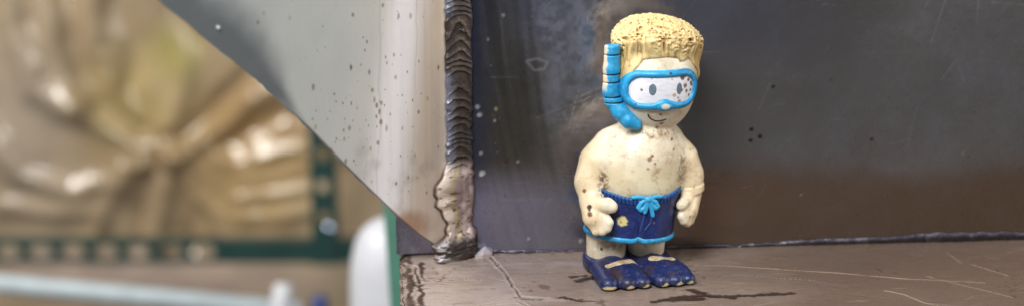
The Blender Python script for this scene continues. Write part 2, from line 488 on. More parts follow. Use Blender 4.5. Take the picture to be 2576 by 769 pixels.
# ---- gusset: triangular steel plate, splayed out from the weld toward the viewer
PHI = R(46)
GD = np.array([-math.cos(PHI), -math.sin(PHI), 0])
GN = np.array([math.sin(PHI), -math.cos(PHI), 0])
G0 = np.array([WELD_X, 0, 0])
def on_g(px, py):
    p = on_plane(px, py, G0, GN); return np.array([(p-G0)@GD, p[2]])
diag_px = [(1092, 616), (1050, 588), (1000, 545), (925, 474), (850, 400), (795, 342), (740, 290), (680, 234), (620, 182), (560, 133), (500, 87), (450, 44), (395, -2), (330, -55)]
diag = np.array([on_g(*p) for p in diag_px])            # (s, z) along the gusset
order = np.argsort(diag[:, 1])
def diag_s(z): return np.interp(z, diag[order, 1], diag[order, 0])
nz, nsn = 420, 420
zb = np.linspace(diag[:, 1].min(), diag[:, 1].max(), nz); tb = np.linspace(0, 1, nsn)
Zg, Tg = np.meshgrid(zb, tb, indexing='ij')
jag = (fbm(np.stack([Zg, Zg*0, Zg*0], -1), 330, 111, 3)-.5)*.0012
Sg = Tg*(diag_s(Zg)+jag)
PT = G0+Sg[..., None]*GD+np.stack([Zg*0, Zg*0, Zg], -1)
ux, uy = project(PT)
n1 = fbm(PT, 20, 121); n2 = fbm(PT, 130, 123); n3 = fbm(PT, 700, 125, 2)
vst = fbm(np.stack([Sg, Sg*0, Zg*.06], -1), 330, 127, 3)
base = np.broadcast_to(lin(206, 207, 204), PT.shape).copy()
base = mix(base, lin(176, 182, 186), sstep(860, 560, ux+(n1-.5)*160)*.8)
base = mix(base, lin(192, 196, 194), sstep(.4, .65, n1)*.6)
gz = sstep(860, 1030, ux+(vst-.5)*50)                     # brushed zone next to the weld
xs = ux+(uy-150)*.10+(vst-.5)*22
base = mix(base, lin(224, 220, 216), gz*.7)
base = mix(base, lin(253, 250, 255), sstep(930, 1000, xs)*sstep(1085, 1020, xs)*.95)  # white sheen of the ground steel painted as a band
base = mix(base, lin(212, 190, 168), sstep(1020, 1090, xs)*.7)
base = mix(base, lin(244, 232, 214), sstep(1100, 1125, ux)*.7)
base = mix(base, lin(150, 140, 136), gz*sstep(.55, .75, vst)*.10)
base = mix(base, lin(170, 130, 104), sstep(60, 10, np.hypot((ux-1035)*.7, uy-560)+(n2-.5)*60)*.8)
# grey-brown blotches; soft dark reflection painted in along the sloping edge
base = mix(base, lin(128, 120, 112), sstep(.56, .72, fbm(PT, 90, 128))*.30*sstep(300, 420, uy+(n1-.5)*200))
for px_, w_ in ((955, 2.5), (1046, 3)):          # drawn-out grinder marks
    l_ = on_g(px_, 200)[0]; base = mix(base, lin(150, 140, 132), sstep(1.5, .3, np.abs(Sg-l_+.06*(Zg-.06)**1+(fbm(np.stack([Zg, Zg*0, Zg*0], -1), 60, 129)-.5)*.004)/(w_*MMPX))*.22*sstep(.4, .6, n1+.1))
e = (diag_s(Zg)-Sg)
ew = .0185*sstep(330, 40, uy)+.0015
refl_dark = sstep(1.5, .5, e/ew+(n1-.5)*.5+(n2-.5)*.25)*sstep(345, 230, uy)
base = mix(base, lin(84, 91, 97), refl_dark*.85)
base = mix(base, lin(70, 56, 48), sstep(.0016, .0003, e)*sstep(240, 330, uy)*.8)
rough = .42+.2*(n2-.5)+.12*(vst-.5)*gz
hgt = (n2-.5)*.00008+gz*(vst-.5)*.00003+(n1-.5)*.0003
rng = random.Random(12)
sq = np.stack([Sg, Zg], -1)
for k in range(150):
    if k < 60: px, py = rng.gauss(880, 60), rng.gauss(300, 85)
    elif k < 110: px, py = rng.uniform(900, 1105), rng.uniform(0, 540)
    else: px, py = rng.uniform(620, 1100), rng.uniform(0, 420)
    p = on_g(px, py); r = rng.choice((1.2, 1.6, 2.2, 2.8, 3.6, 5.2))*MMPX
    d = np.hypot((Sg-p[0])*1.1, (Zg-p[1])*rng.uniform(.55, 1.0))/r
    kk = sstep(1.3, .5, d+(n3-.5)*.9)
    base = mix(base, lin(*rng.choice(((96, 80, 52), (120, 98, 56), (84, 78, 70), (110, 104, 98)))), kk*rng.uniform(.4, .88)); hgt += kk*.00001
for (px, py) in ((480, 85), (665, 250), (548, 70)):     # bright spatter beads
    p = on_g(px, py); d = np.hypot(Sg-p[0], Zg-p[1])/(5*MMPX)
    kk = sstep(1.2, .5, d); base = mix(base, lin(250, 250, 255), kk); hgt += kk*.0005
PT = PT+GN*hgt[..., None]
gv = PT.reshape(-1, 3); gf = grid(nz, nsn)
front_n = len(gv)
back = (PT-GN*.005-GD*(.007*Tg)[..., None]+np.stack([Zg*0, Zg*0, .004*Tg], -1))
# rim strips: sloping edge, top
rim_a, rim_b = PT[:, -1], back[:, -1]
rv = np.concatenate([gv, rim_a, rim_b, PT[-1], back[-1]]); rf = []
o0 = front_n
i = np.arange(nz-1)
rf.append(np.stack([o0+i, o0+i+1, o0+nz+i+1, o0+nz+i], 1))
o1 = o0+2*nz; i = np.arange(nsn-1)
rf.append(np.stack([o1+i, o1+nsn+i, o1+nsn+i+1, o1+i+1], 1))
bo = len(rv)
rv = np.concatenate([rv, back[:, 0], back[:, -1]]); i = np.arange(nz-1)
rf.append(np.stack([bo+i, bo+i+1, bo+nz+i+1, bo+nz+i], 1))
gcol = np.concatenate([base.reshape(-1, 3), np.broadcast_to(lin(62, 54, 50), (len(rv)-front_n, 3))])
grg = np.concatenate([rough.ravel(), np.full(len(rv)-front_n, .6)])
gusset = new_obj('steel_gusset', rv, np.concatenate([gf]+rf), M_GUSSET, None, gcol, grg)
tag(gusset, 'pale speckled triangular steel gusset splayed out left of the weld', 'steel gusset')

# ---- vertical weld bead in the corner between gusset and plate
zt = np.linspace(0.0005, 0.14, 900); ut = np.linspace(-1, 1, 90)
Zw, Uw = np.meshgrid(zt, ut, indexing='ij')
# local frame: s<0 lies on the gusset, s>0 on the plate, bulging toward the bisector
BIS = GN+NW; BIS /= np.linalg.norm(BIS)
one = np.stack([Zw, Zw*0, Zw*0], -1)
def zpx(py): return on_plane(1150, py, (0, 0, 0), NW)[2]
Z400, Z560, Z600 = zpx(405), zpx(565), zpx(598)
lump = sstep(Z400+.002, Z400-.004, Zw)                    # swollen lower part
foot = sstep(Z600+.0042, Z600+.0012, Zw+(noise(np.stack([Uw*2, Zw*0, Zw*0], -1), 1.5, 134)-.5)*.003)
wl = .0056+(noise(one, 700, 131)-.5)*.0008+lump*(.0052*np.exp(-((Zw-zpx(475))/.0065)**2)+.0012+.006*foot+(noise(one, 420, 132)-.5)*.002)
wr = .0050+(noise(one, 600, 133)-.5)*.0009+lump*(.0010*np.exp(-((Zw-zpx(480))/.008)**2)-.0004+.0012*foot)
n2 = fbm(np.stack([Uw*.004, Zw*0, Zw], -1), 420, 135); n4 = fbm(np.stack([Uw*.004, Zw*0, Zw], -1), 1200, 137, 3)
arc = np.sqrt(np.clip(1-Uw**2, 0, 1))
per = .0030
ph = (Zw+(-.0030)*(1-Uw**2)+.0006*Uw+(noise(one, 160, 139)-.5)*.0060+(n2-.5)*.0020)/per
fr_ = ph-np.floor(ph)
rip = (1-fr_)**1.6*.00060+np.exp(-((fr_-.1)/.12)**2)*.00022
rip = rip*(.35+1.1*noise(one, 75, 145))*(1-lump*.95)*(.6+.8*noise(np.stack([np.floor(ph), ph*0, ph*0], -1), 3.7, 141))
n6 = fbm(np.stack([Uw*.005, Zw*0, Zw], -1), 190, 136, 2)
bulge = .0020*arc**.8+rip*.85*arc**.6+lump*((n6-.5)*.0024*arc+.0008*arc)+foot*(.0034*arc**.7+(n4-.5)*.0012)
sgn = np.where(Uw < 0, 1, 0)
basep = G0+np.where((Uw < 0)[..., None], (-Uw*wl)[..., None]*GD, (Uw*wr)[..., None]*np.array([1.0, 0, 0]))
WP = basep+BIS*bulge[..., None]+np.stack([Zw*0, Zw*0, Zw], -1)+GN*.0001
WP = WP+BIS*(.0007*np.clip(1-np.abs(Uw)/.5, 0, 1)[..., None])
c = np.broadcast_to(lin(84, 72, 66), WP.shape).copy()
c = mix(c, lin(44, 36, 31), sstep(.15, .9, fr_)*.8)
c = mix(c, lin(140, 144, 164), sstep(-.2, -.85, Uw)*.6*sstep(.3, .6, noise(one, 90, 143)+.15))  # bluish silver highlights painted on the bead's left flank
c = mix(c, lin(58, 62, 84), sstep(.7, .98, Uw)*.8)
c = mix(c, lin(44, 44, 52), sstep(.55, .7, n2)*.5*(1-lump))
c = mix(c, lin(196, 176, 172), lump*.92)
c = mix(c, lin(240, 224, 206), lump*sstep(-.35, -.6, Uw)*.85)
c = mix(c, lin(214, 204, 136), lump*np.exp(-((Uw+.28+(n6-.5)*.5)/.10)**2)*(1-foot)*.7)
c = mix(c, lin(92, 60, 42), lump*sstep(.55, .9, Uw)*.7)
c = mix(c, lin(112, 92, 84), lump*sstep(.55, .68, n6)*.5)
c = mix(c, lin(40, 35, 36), foot*.92)
c = mix(c, lin(214, 210, 214), foot*sstep(-.45, -.7, Uw)*sstep(.45, .6, n4)*.8)
c = mix(c, lin(60, 42, 34), lump*(1-foot)*sstep(.86, .97, np.abs(Uw))*.85)
c = mix(c, lin(72, 48, 34), sstep(.9, .99, np.abs(Uw))*.7*lump)
c = mix(c, lin(90, 58, 38), lump*sstep(.66, .74, n4)*.8)
rg = .46+.3*(n2-.5)+lump*.14+(n4-.5)*.2
weld = new_obj('vertical_weld_bead', WP.reshape(-1, 3), grid(900, 90)[:, ::-1], M_WELD, None, c.reshape(-1, 3), rg.ravel())
tag(weld, 'dark rippled vertical weld bead with a swollen pale lower end', 'weld bead')

# ---- weld along the foot of the plate
xt = np.linspace(WELD_X+.004, PLATE_X1-.002, 1500); at_ = np.linspace(0, 1, 14)
Xf, Af = np.meshgrid(xt, at_, indexing='ij')
one = np.stack([Xf, Xf*0, Xf*0], -1)
hh = .0005+.0019*sstep(.03, .09, Xf)+(fbm(one, 260, 151)-.45)*.0009
hh = np.clip(hh*(.5+1.0*noise(one, 45, 153)), .0002, .003)
dd = np.clip(.0006+(fbm(one, 330, 155)-.5)*.0008, .0002, .003)
ang = Af*math.pi/2
nb = fbm(np.stack([Xf, Af*.004, Xf*0], -1), 700, 157)
FP = np.stack([Xf, -.0002-dd*np.cos(ang)**.8-(nb-.5)*.0004, -.0008+hh*np.sin(ang)**.8+.0006*np.sin(ang)], -1)
c = np.broadcast_to(lin(88, 84, 98), FP.shape).copy()
c = mix(c, lin(72, 68, 76), sstep(.45, .65, nb)*.8)
c = mix(c, lin(170, 166, 176), sstep(.62, .78, fbm(one, 180, 159))*.4)
c = mix(c, lin(36, 31, 28), sstep(.62, .25, Af)*.9)
foot_weld = new_obj('foot_weld_bead', FP.reshape(-1, 3), grid(1500, 14), M_WELD, None, c.reshape(-1, 3), np.full(FP.shape[0]*14, .38)+(nb.ravel()-.5)*.2)
tag(foot_weld, 'thin silvery weld seam running along the foot of the steel plate', 'weld bead')
# curled flake of metal where the two welds meet
fl = [(1195, 640), (1205, 630), (1225, 622), (1241, 624), (1238, 636), (1215, 641)]
bm = bmesh.new()
pts = [on_z(*p, z=.0006) for p in fl]
cen = np.mean(pts, 0)+np.array([0, -.0005, .0022])
vs = [bm.verts.new(p) for p in pts]; cv = bm.verts.new(cen); lowv = [bm.verts.new(p-np.array([0, 0, .0012])) for p in pts]
for i in range(len(vs)):
    j = (i+1) % len(vs)
    bm.faces.new((vs[i], vs[j], cv)); bm.faces.new((vs[j], vs[i], lowv[i], lowv[j]))
tag(bm_obj('metal_flake', bm, plain('bright_flake', lin(206, 196, 196), .35, metallic=.5, scale=500, bump=.5), None, smooth=False),
    'small pale metal flake on the ledge at the foot of the weld', 'metal flake')

# ================================================================== TOY
TOY = on_z(1599, 668)
toy = empty('toy_figure', TOY, R(10)-YAW)
tag(toy, 'small rubber toy boy in blue dive mask, snorkel and navy swim shorts', 'toy figure')
MM = 0.001
HC = np.array([4.8, -1.0, 62.0])          # head centre, millimetres in the toy's own frame

def f_head(P):
    d = ell(P, HC+(0, 0, -1.4), (13.1, 12.6, 14.6))
    return smin(d, ell(P, HC+(.3, .5, 5.0), (13.2, 12.6, 12.5)), 3)
def f_body(P):
    q = P
    d = smin(ell(q, (.6, .5, 35.5), (15.6, 11.2, 14.2)), ell(q, (-.9, -.3, 28.0), (13.4, 10.9, 12)), 5)
    d = smin(d, cone(q, (2.0, 0, 40), (3.6, -.3, 46), 10.5, 8.6), 4)                          # neck
    # viewer-left arm
    d = smin(d, chain(q, [((-8.8, 1.0, 40.6), 6.4), ((-13.2, .5, 36.0), 5.5), ((-15.8, -1.0, 30), 4.7), ((-15.8, -5.0, 24.5), 4.4)], 3.5), 2.4)
    hand = chain(q, [((-15.9, -5.0, 24.5), 4.4), ((-16.4, -8.8, 20.4), 3.9)], 1)
    thumb = chain(q, [((-15.6, -8.5, 24.2), 2.6), ((-12.9, -12.0, 25.0), 2.3), ((-11.7, -12.8, 24.6), 2.0)], 1)
    hand = smin(hand, thumb, 1.0)
    for fx, fy, fz, gx, gy, gz, r in ((-13.8, -11.2, 21.0, -12.5, -12.8, 19.4, 1.65), (-14.4, -11.0, 19.6, -13.0, -12.6, 17.6, 1.65), (-15.6, -10.4, 18.6, -14.4, -12.0, 16.4, 1.6), (-17.0, -9.4, 18.4, -16.2, -10.8, 16.0, 1.5)):
        hand = smin(hand, cone(q, (fx, fy, fz), (gx, gy, gz), r+.25, r-.1), .85)
    d = smin(d, hand, 1.0)
    # viewer-right arm
    d = smin(d, chain(q, [((10.0, 1.0, 40.8), 6.3), ((14.7, 1.0, 36.0), 5.1), ((17.5, .5, 30.5), 4.2), ((18.0, -.5, 26.5), 3.8)], 3.5), 2.4)
    cuff = smax(cone(q, (18.1, -.4, 27.4), (18.0, -.9, 24.6), 4.45, 4.45), np.abs(q[..., 2]-26.2-.15*(q[..., 0]-18))-1.25, .4)
    d = smin(d, cuff, .15)
    rh = smin(chain(q, [((17.9, -1.2, 24.2), 3.6), ((16.2, -3.6, 19.8), 3.6)], 1), cone(q, (15.6, -4.6, 23.4), (13.2, -6.8, 22.2), 2.0, 1.8), .7)
    for fx, fy, fz, gx, gy, gz, r in ((14.6, -5.8, 20.4, 13.4, -6.8, 18.4, 1.5), (15.4, -5.8, 18.8, 14.2, -6.6, 16.8, 1.5), (16.6, -4.8, 18.4, 15.6, -5.8, 15.8, 1.45), (17.8, -3.4, 18.4, 17.0, -4.4, 16.0, 1.4)):
        rh = smin(rh, cone(q, (fx, fy, fz), (gx, gy, gz), r+.25, r), .85)
    d = smin(d, rh, 1.0)
    # legs
    lg = smin(cone(q, (-9.6, 1.0, 15), (-10.0, 1.4, 4), 7.0, 6.4), cone(q, (3.9, .8, 15), (3.9, 1.6, 4), 6.7, 5.8), 1.0)
    d = smin(d, lg, 2)
    # navel dimple
    d = smax(d, -(np.linalg.norm((q-np.array([1.4, -12.9, 29.2]))*np.array([1.3, 1, .8]), axis=-1)-.9), .5)
    # head and ears
    hd = f_head(q)
    for s, ey in ((-13.6, 1.6), (12.0, 3.4)):
        hd = smin(hd, ell(q, HC+(s, ey, -1.8), (2.7, 2.6, 3.9)), 1.2)
    d = smin(d, hd, .8)
    return np.maximum(d, -q[..., 2]+.6)
Pb, Fb = surface_nets(f_body, (-25, -17, 0), (25, 16, 84), .36)

def spots(c, P, lst, seed=0):
    n3 = fbm(P, 1.6, 900+seed, 2)
    for (x, y, z, r, cc, a) in lst:
        d = np.linalg.norm(P-np.array([x, y, z]), axis=-1)/r+(n3-.5)*.7/max(1, r)
        c = mix(c, lin(*cc), sstep(1.15, .75, d)*a)
    return c
toyR = R(10)-YAW
def toy_hit(px, py, fn, lo=-30, hi=30):
    """where a sight line meets a toy surface, toy frame, millimetres"""
    d = ray(px, py); d = d/np.linalg.norm(d)
    rot = np.array([[math.cos(toyR), math.sin(toyR), 0], [-math.sin(toyR), math.cos(toyR), 0], [0, 0, 1]])
    o = rot@(CAM-TOY)*1000; dd = rot@d
    t = 430.0
    for _ in range(160):
        v = float(fn((o+dd*t)[None])[0])
        if v < .02: break
        t += v*.7
        if t > 620: return None
    return o+dd*t

SK = lin(231, 219, 192)
c = np.broadcast_to(SK, Pb.shape).copy()
n1 = fbm(Pb, .09, 201); n2 = fbm(Pb, .45, 203); n3 = fbm(Pb, 1.5, 205, 3)
c = mix(c, lin(238, 228, 204), sstep(.4, .65, n1)*.7)
c = mix(c, lin(216, 202, 158), sstep(.5, .7, 1-n1)*sstep(48, 30, Pb[:, 2])*.4)
c = mix(c, lin(236, 206, 156), sstep(13, 17, np.abs(Pb[:, 0]))*.45)  # yellow-tan shading of the sides painted into the skin
c = mix(c, lin(234, 222, 196), sstep(14, 9, Pb[:, 2])*.8)
grime = sstep(.52, .74, n2*.6+n3*.4)
c = mix(c, lin(150, 116, 82), grime*.34)
c = mix(c, lin(206, 160, 104), sstep(-2, 7, Pb[:, 1])*.35)  # warm darker shading toward the back, painted in
c = mix(c, lin(176, 138, 92), sstep(.45, .62, fbm(Pb, .2, 207))*.22)
# rubbed-in dirt where the arms meet the trunk and on the chest
def rub(x, y, z, rx, ry, rz, a, cc=(112, 84, 58)):
    global c
    d = np.linalg.norm((Pb-np.array([x, y, z]))/np.array([rx, ry, rz]), axis=-1)
    c = mix(c, lin(*cc), sstep(1.1, .2, d)*sstep(.40, .62, n3*.6+n2*.4)*a)
rub(-13.2, -8, 31, 2.6, 6, 8, 1.0); rub(13.2, -6, 34, 2.5, 6, 8, .8); rub(-9, -7, 45, 7, 6, 3.5, .4); rub(8, -9, 40, 3, 5, 5, .2)
rub(3, -11, 34, 2.2, 4, 5, .4, (140, 88, 44)); rub(1, -11, 26.5, 14, 5, 2, .6); rub(-9, -6, 10, 6, 5, 3, .7); rub(4, -6, 10, 6, 5, 2.5, .8)
rub(6, -11, 53, 7, 5, 4, .3, (160, 110, 60)); rub(4, -8, 47.0, 10, 9, 2.2, .9, (150, 108, 66)); rub(-13.4, -10, 22, 3, 4, 5, .5); rub(15, -5, 20, 4, 4, 5, .4)
RUST, DARK = (104, 54, 32), (54, 30, 26)
lst = []
for px, py, r, cc, a in ((1470, 480, .75, (122, 70, 40), .9), (1482, 520, .9, DARK, .97), (1484, 538, 1.0, (112, 58, 38), .95), (1483, 528, .5, DARK, .9), (1513, 625, .55, (70, 34, 24), .95),
                      (1570, 290, .45, (150, 100, 50), .8), (1572, 262, .5, (190, 140, 80), .5), (1600, 300, .6, (170, 120, 60), .7), (1662, 288, .45, (84, 50, 38), .9), (1664, 311, .65, (120, 70, 36), .9), (1652, 320, .6, (150, 92, 44), .9),
                      (1712, 132+22, .6, (112, 72, 40), .9), (1690, 350, .55, (90, 52, 36), .9), (1695, 375, .5, (96, 64, 44), .7), (1635, 400, .9, (132, 82, 44), .8), (1641, 392, .6, (120, 66, 36), .85), (1648, 412, .5, (132, 82, 44), .8), (1630, 425, .45, (150, 92, 54), .7), (1640, 345, .5, (150, 100, 60), .6),
                      (1737, 375, .45, (120, 80, 50), .6), (1710, 395, .5, (246, 240, 226), .9), (1745, 470, .4, (130, 90, 50), .6), (1750, 345, .5, (190, 150, 80), .6), (1497, 625, .5, (250, 246, 235), .8), (1602, 152, .6, (140, 100, 60), .6), (1736, 545, .5, (140, 100, 50), .7)):
    h = toy_hit(px, py, f_body)
    if h is not None: lst.append((*h, r, cc, a))
rng = random.Random(8)
for _ in range(34):
    h = toy_hit(rng.uniform(1455, 1765), rng.uniform(160, 650), f_body)
    if h is not None: lst.append((*h, rng.uniform(.16, .34), rng.choice((RUST, (120, 84, 56), (150, 110, 70))), rng.uniform(.3, .8)))
c = spots(c, Pb, lst)
body = new_obj('body', Pb*MM, Fb, M_SKIN, toy, c)

# ---- hair: a flat-topped tousled crop
def hair_core(P):
    q = P-HC-np.array([1.1, 0, 0])
    # flares toward the top; top slopes down to the viewer's right and to the back
    top = q[..., 2]-(21.5-.06*q[..., 0]-.020*(q[..., 0]+1)**2-.022*(q[..., 1]-1)**2)
    fl = np.clip((q[..., 2]-2)/18, 0, 1)
    rx, ry = 14.0+1.2*fl, 13.0+.9*fl
    e = 2.3
    rad = (np.abs(q[..., 0]/rx)**e+np.abs((q[..., 1]-.8)/ry)**e)**(1/e)
    d = (rad-1)*13.0
    up = sstep(8.0, 16.0, q[..., 2]+np.clip(q[..., 1]+4, 0, 8)*1.2)
    d = d*up+(f_head(P)-.45)*(1-up)                            # starts flush with the forehead
    d = smax(d, top, 6.5)
    # open over the forehead, lower at the sides and back
    front = -q[..., 1]
    hairline = 9.4+.7*np.cos(q[..., 0]*.25)-1.3*np.exp(-((q[..., 0]-5.0)/1.6)**2)-np.clip(np.abs(q[..., 0])-7.5, 0, 6)*1.15
    bl = sstep(2.0, 5.5, front)
    low = (1.5-sstep(2, -8, front)*6)*(1-bl)+hairline*bl
    return smax(d, low-q[..., 2], 1.4)
def f_hair(P):
    q = P-HC
    d = hair_core(P)
    aa_ = np.arctan2(q[..., 0], -q[..., 1]+6)
    topm = sstep(10.5, 15.5, q[..., 2]+(fbm(P, .2, 305)-.5)*5+(noise(np.stack([aa_*7, aa_*0, aa_*0], -1), 1.0, 306)-.4)*6+.10*np.clip(q[..., 1], -14, 6))
    wv = np.stack([fbm(P, .22, 301, 2), fbm(P, .22, 302, 2), fbm(P, .22, 303, 2)], -1)-.5
    a = np.arctan2(q[..., 0], -q[..., 1]+6)
    # tangled strands on the crown
    st1 = P@np.array([[.9, .3, .2], [-.35, .8, .5], [.1, -.4, 1.0]])
    r1 = 1-np.abs(2*noise(st1*np.array([.30, 1.2, .95])+wv*3.2, 1.0, 307)-1)
    r2 = 1-np.abs(2*noise(P*np.array([1.4, .5, 1.1])+wv*3.0, 1.0, 309)-1)
    curl = (r1-.6)*1.35+(r2-.55)*1.25
    # locks combed up from the forehead
    tuft = 1-np.abs(2*noise(np.stack([a*5.2+wv[..., 0]*1.2+q[..., 2]*.02, q[..., 2]*.06, a*0], -1), 1.0, 312)-1)
    comb = (fbm(np.stack([a*17+wv[..., 0]*2.5, q[..., 2]*.06, a*0], -1), 1.0, 311, 2)-.5)*1.9+(tuft-.6)*1.25
    return d-(curl*topm+comb*(1-topm)*sstep(.4, 4.5, (q[..., 2]-(9.4-np.clip(np.abs(q[..., 0]-1.1)-7.5, 0, 6)*1.15))+sstep(4, 0, -q[..., 1])*8))*.78
Ph, Fh = surface_nets(f_hair, (-14, -19, 54), (25, 18, 88), .32)
dc = f_hair(Ph)-hair_core(Ph)                             # negative on crests
qh = Ph-HC
n1 = fbm(Ph, .12, 321); n3 = fbm(Ph, 1.2, 323, 3)
ah = np.arctan2(qh[:, 0], -qh[:, 1]+6)
topm = sstep(9.5, 15.0, qh[:, 2]+(n1-.5)*5+(noise(np.stack([ah*7, ah*0, ah*0], -1), 1.0, 306)-.4)*6+.10*np.clip(qh[:, 1], -14, 6))
lines = fbm(np.stack([ah*24+(n1-.5)*5, qh[:, 2]*.10, ah*0], -1), 1.0, 331, 2)
c = np.broadcast_to(lin(226, 200, 144), Ph.shape).copy()
c = mix(c, lin(222, 194, 136), topm*.85)
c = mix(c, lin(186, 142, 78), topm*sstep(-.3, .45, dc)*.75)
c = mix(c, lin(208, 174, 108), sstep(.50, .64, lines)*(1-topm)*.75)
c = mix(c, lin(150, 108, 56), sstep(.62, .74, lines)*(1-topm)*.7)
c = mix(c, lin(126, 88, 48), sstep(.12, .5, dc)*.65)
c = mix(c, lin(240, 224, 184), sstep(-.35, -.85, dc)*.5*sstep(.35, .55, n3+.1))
c = mix(c, lin(214, 176, 110), sstep(9, 13, np.abs(qh[:, 0]))*(1-topm)*.6)
c = mix(c, lin(110, 74, 44), sstep(.66, .76, n3)*.5)
lst = []
for px, py, r in ((1637, 72, 1.0), (1630, 68, .7), (1600, 105, .5), (1712, 125, .8), (1648, 58, .4), (1690, 90, .5), (1560, 70, .5), (1745, 110, .4)):
    h = toy_hit(px, py, f_hair)
    if h is not None: lst.append((*h, r, (62, 40, 26), .9))
for _ in range(40):
    h = toy_hit(rng.uniform(1540, 1765), rng.uniform(45, 150), f_hair)
    if h is not None: lst.append((*h, rng.uniform(.18, .35), (110, 76, 44), .7))
c = spots(c, Ph, lst, 3)
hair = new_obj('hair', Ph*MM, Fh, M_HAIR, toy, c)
hair['label'] = 'ochre blond tousled flat-top hair'

# ---- dive mask
MX, MZ = 4.3, 62.1
def rbox(x, z, hx, hz, r):
    qx, qz = np.abs(x)-hx+r, np.abs(z)-hz+r
    return np.hypot(np.maximum(qx, 0), np.maximum(qz, 0))+np.minimum(np.maximum(qx, qz), 0)-r
def mask2d(P):
    x, z = P[..., 0]-MX, P[..., 2]-MZ
    z = z-.015*x                                           # worn a touch crooked
    d = rbox(x, z+.0, 11.4, 5.25, 4.7)
    notch = np.hypot((x-.5)/1.3, z+6.2)-2.1
    return smax(d, -notch, 1.2)
def f_frame(P):
    d = np.hypot(mask2d(P), f_head(P)-.4)-1.15
    return np.maximum(d, P[..., 1]-HC[1]+2.0)
Pm, Fm = surface_nets(f_frame, (-12, -18, 53), (21, 2, 72), .3)
BL = lin(38, 152, 204)
def blue_paint(P, wear=.5):
    n = fbm(P, .8, 401, 3); n5 = fbm(P, .16, 403)
    c = np.broadcast_to(BL, P.shape).copy()
    c = mix(c, lin(24, 120, 176), sstep(.45, .7, n5)*.6)
    c = mix(c, lin(96, 190, 226), sstep(.55, .7, n)*.35)
    c = mix(c, lin(70, 56, 50), sstep(.68, .78, fbm(P, 1.3, 407, 3))*wear)
    return c
c = blue_paint(Pm)
lst = []
for px, py, r in ((1708, 158, .8), (1688, 185, .5), (1680, 165, .4), (1745, 185, .4), (1745, 250, .4), (1600, 262, .4), (1722, 270, .35)):
    h = toy_hit(px, py, f_frame)
    if h is not None: lst.append((*h, r, (90, 50, 34), .95))
c = spots(c, Pm, lst, 5)
mask = new_obj('dive_mask', Pm*MM, Fm, M_BLUE, toy, c)
def f_lens(P):
    d = smax(mask2d(P)+.5, f_head(P)-.75, .3)
    d = np.maximum(d, -(f_head(P)+1.2))
    return np.maximum(d, P[..., 1]-HC[1]+2.0)
Pl, Fl = surface_nets(f_lens, (-12, -18, 53), (21, 2, 72), .3)
c = np.broadcast_to(lin(236, 236, 242), Pl.shape).copy()
c = mix(c, lin(206, 200, 200), sstep(.55, .75, fbm(Pl*np.array([.5, 1, 2]), .7, 411, 3))*.35)
lst = []
for px, py, r, cc in ((1614, 226, .42, (56, 36, 52)), (1717, 196, .85, (86, 40, 32)), (1724, 215, .75, (120, 70, 50)), (1732, 200, .6, (110, 60, 44)), (1738, 208, .6, (90, 46, 36)),
                      (1727, 229, .6, (110, 62, 46)), (1737, 226, .5, (110, 62, 46)), (1740, 213, .5, (130, 80, 60)), (1716, 226, .5, (130, 86, 60)), (1697, 240, .7, (196, 160, 120)), (1709, 254, .6, (190, 140, 100)),
                      (1605, 263, .55, (180, 130, 100)), (1640, 197, .45, (190, 180, 175)), (1724, 192, .45, (100, 60, 46)), (1733, 238, .5, (90, 50, 40)), (1706, 246, .4, (140, 96, 70)), (1744, 222, .4, (100, 60, 46)), (1660, 255, .3, (170, 140, 130)), (1691, 200, .4, (200, 170, 160))):
    h = toy_hit(px, py, f_lens)
    if h is not None: lst.append((*h, r, cc, .92))
c = spots(c, Pl, lst, 7)
lens = new_obj('lens', Pl*MM, Fl, M_LENS, mask, c)
# nose pocket of the mask with its paint worn off the tip
ntip = toy_hit(1672, 268, f_head)
def f_nose(P):
    d = ell(P, ntip+np.array([-.2, .3, .3]), (3.7, 2.3, 1.9))
    return smin(d, ell(P, ntip+np.array([-.3, .2, 1.3]), (2.5, 1.9, 1.9)), .8)
Pn, Fn = surface_nets(f_nose, ntip-8, ntip+8, .28)
c = blue_paint(Pn)
nt_ = toy_hit(1675, 270, f_nose)
d = np.linalg.norm((Pn-nt_)/np.array([1.35, 2, 1.0]), axis=-1)
c = mix(c, lin(226, 216, 192), sstep(1.1, .9, d+(fbm(Pn, 1.2, 415)-.5)*.3))
new_obj('nose_pocket', Pn*MM, Fn, M_BLUE, mask, c)
# printed eyes, sitting on the lens
for px, py, rx, rz in ((1642, 226, 1.15, 1.85), (1709, 223, .95, 1.85)):
    e0 = toy_hit(px, py, f_lens)
    def f_eye(P, e0=e0, rx=rx, rz=rz):
        d2 = np.hypot((P[..., 0]-e0[0])/rx, (P[..., 2]-e0[2])/rz)-1
        return np.maximum(np.maximum(d2*min(rx, rz), f_lens(P)-.10), -(f_lens(P)+.3))
    Pe, Fe = surface_nets(f_eye, e0-3.2, e0+3.2, .14)
    new_obj('eye', Pe*MM, Fe, M_GREY, lens)
# strap tab between frame and snorkel, on each side
def f_strap(P):
    s = np.abs(P[..., 2]-(MZ+.2+.03*(P[..., 1]-HC[1])))-1.7
    d = np.maximum(s, f_head(P)-.75)
    d = np.maximum(d, -(f_head(P)+1))
    return np.maximum(np.maximum(d, np.abs(P[..., 1]-HC[1]+.6)-4.2), P[..., 0]-HC[0]+5)
Ps, Fs = surface_nets(f_strap, (-12, -9, 57), (2, 6, 69), .34)
new_obj('strap', Ps*MM, Fs, M_BLUE, mask, blue_paint(Ps))
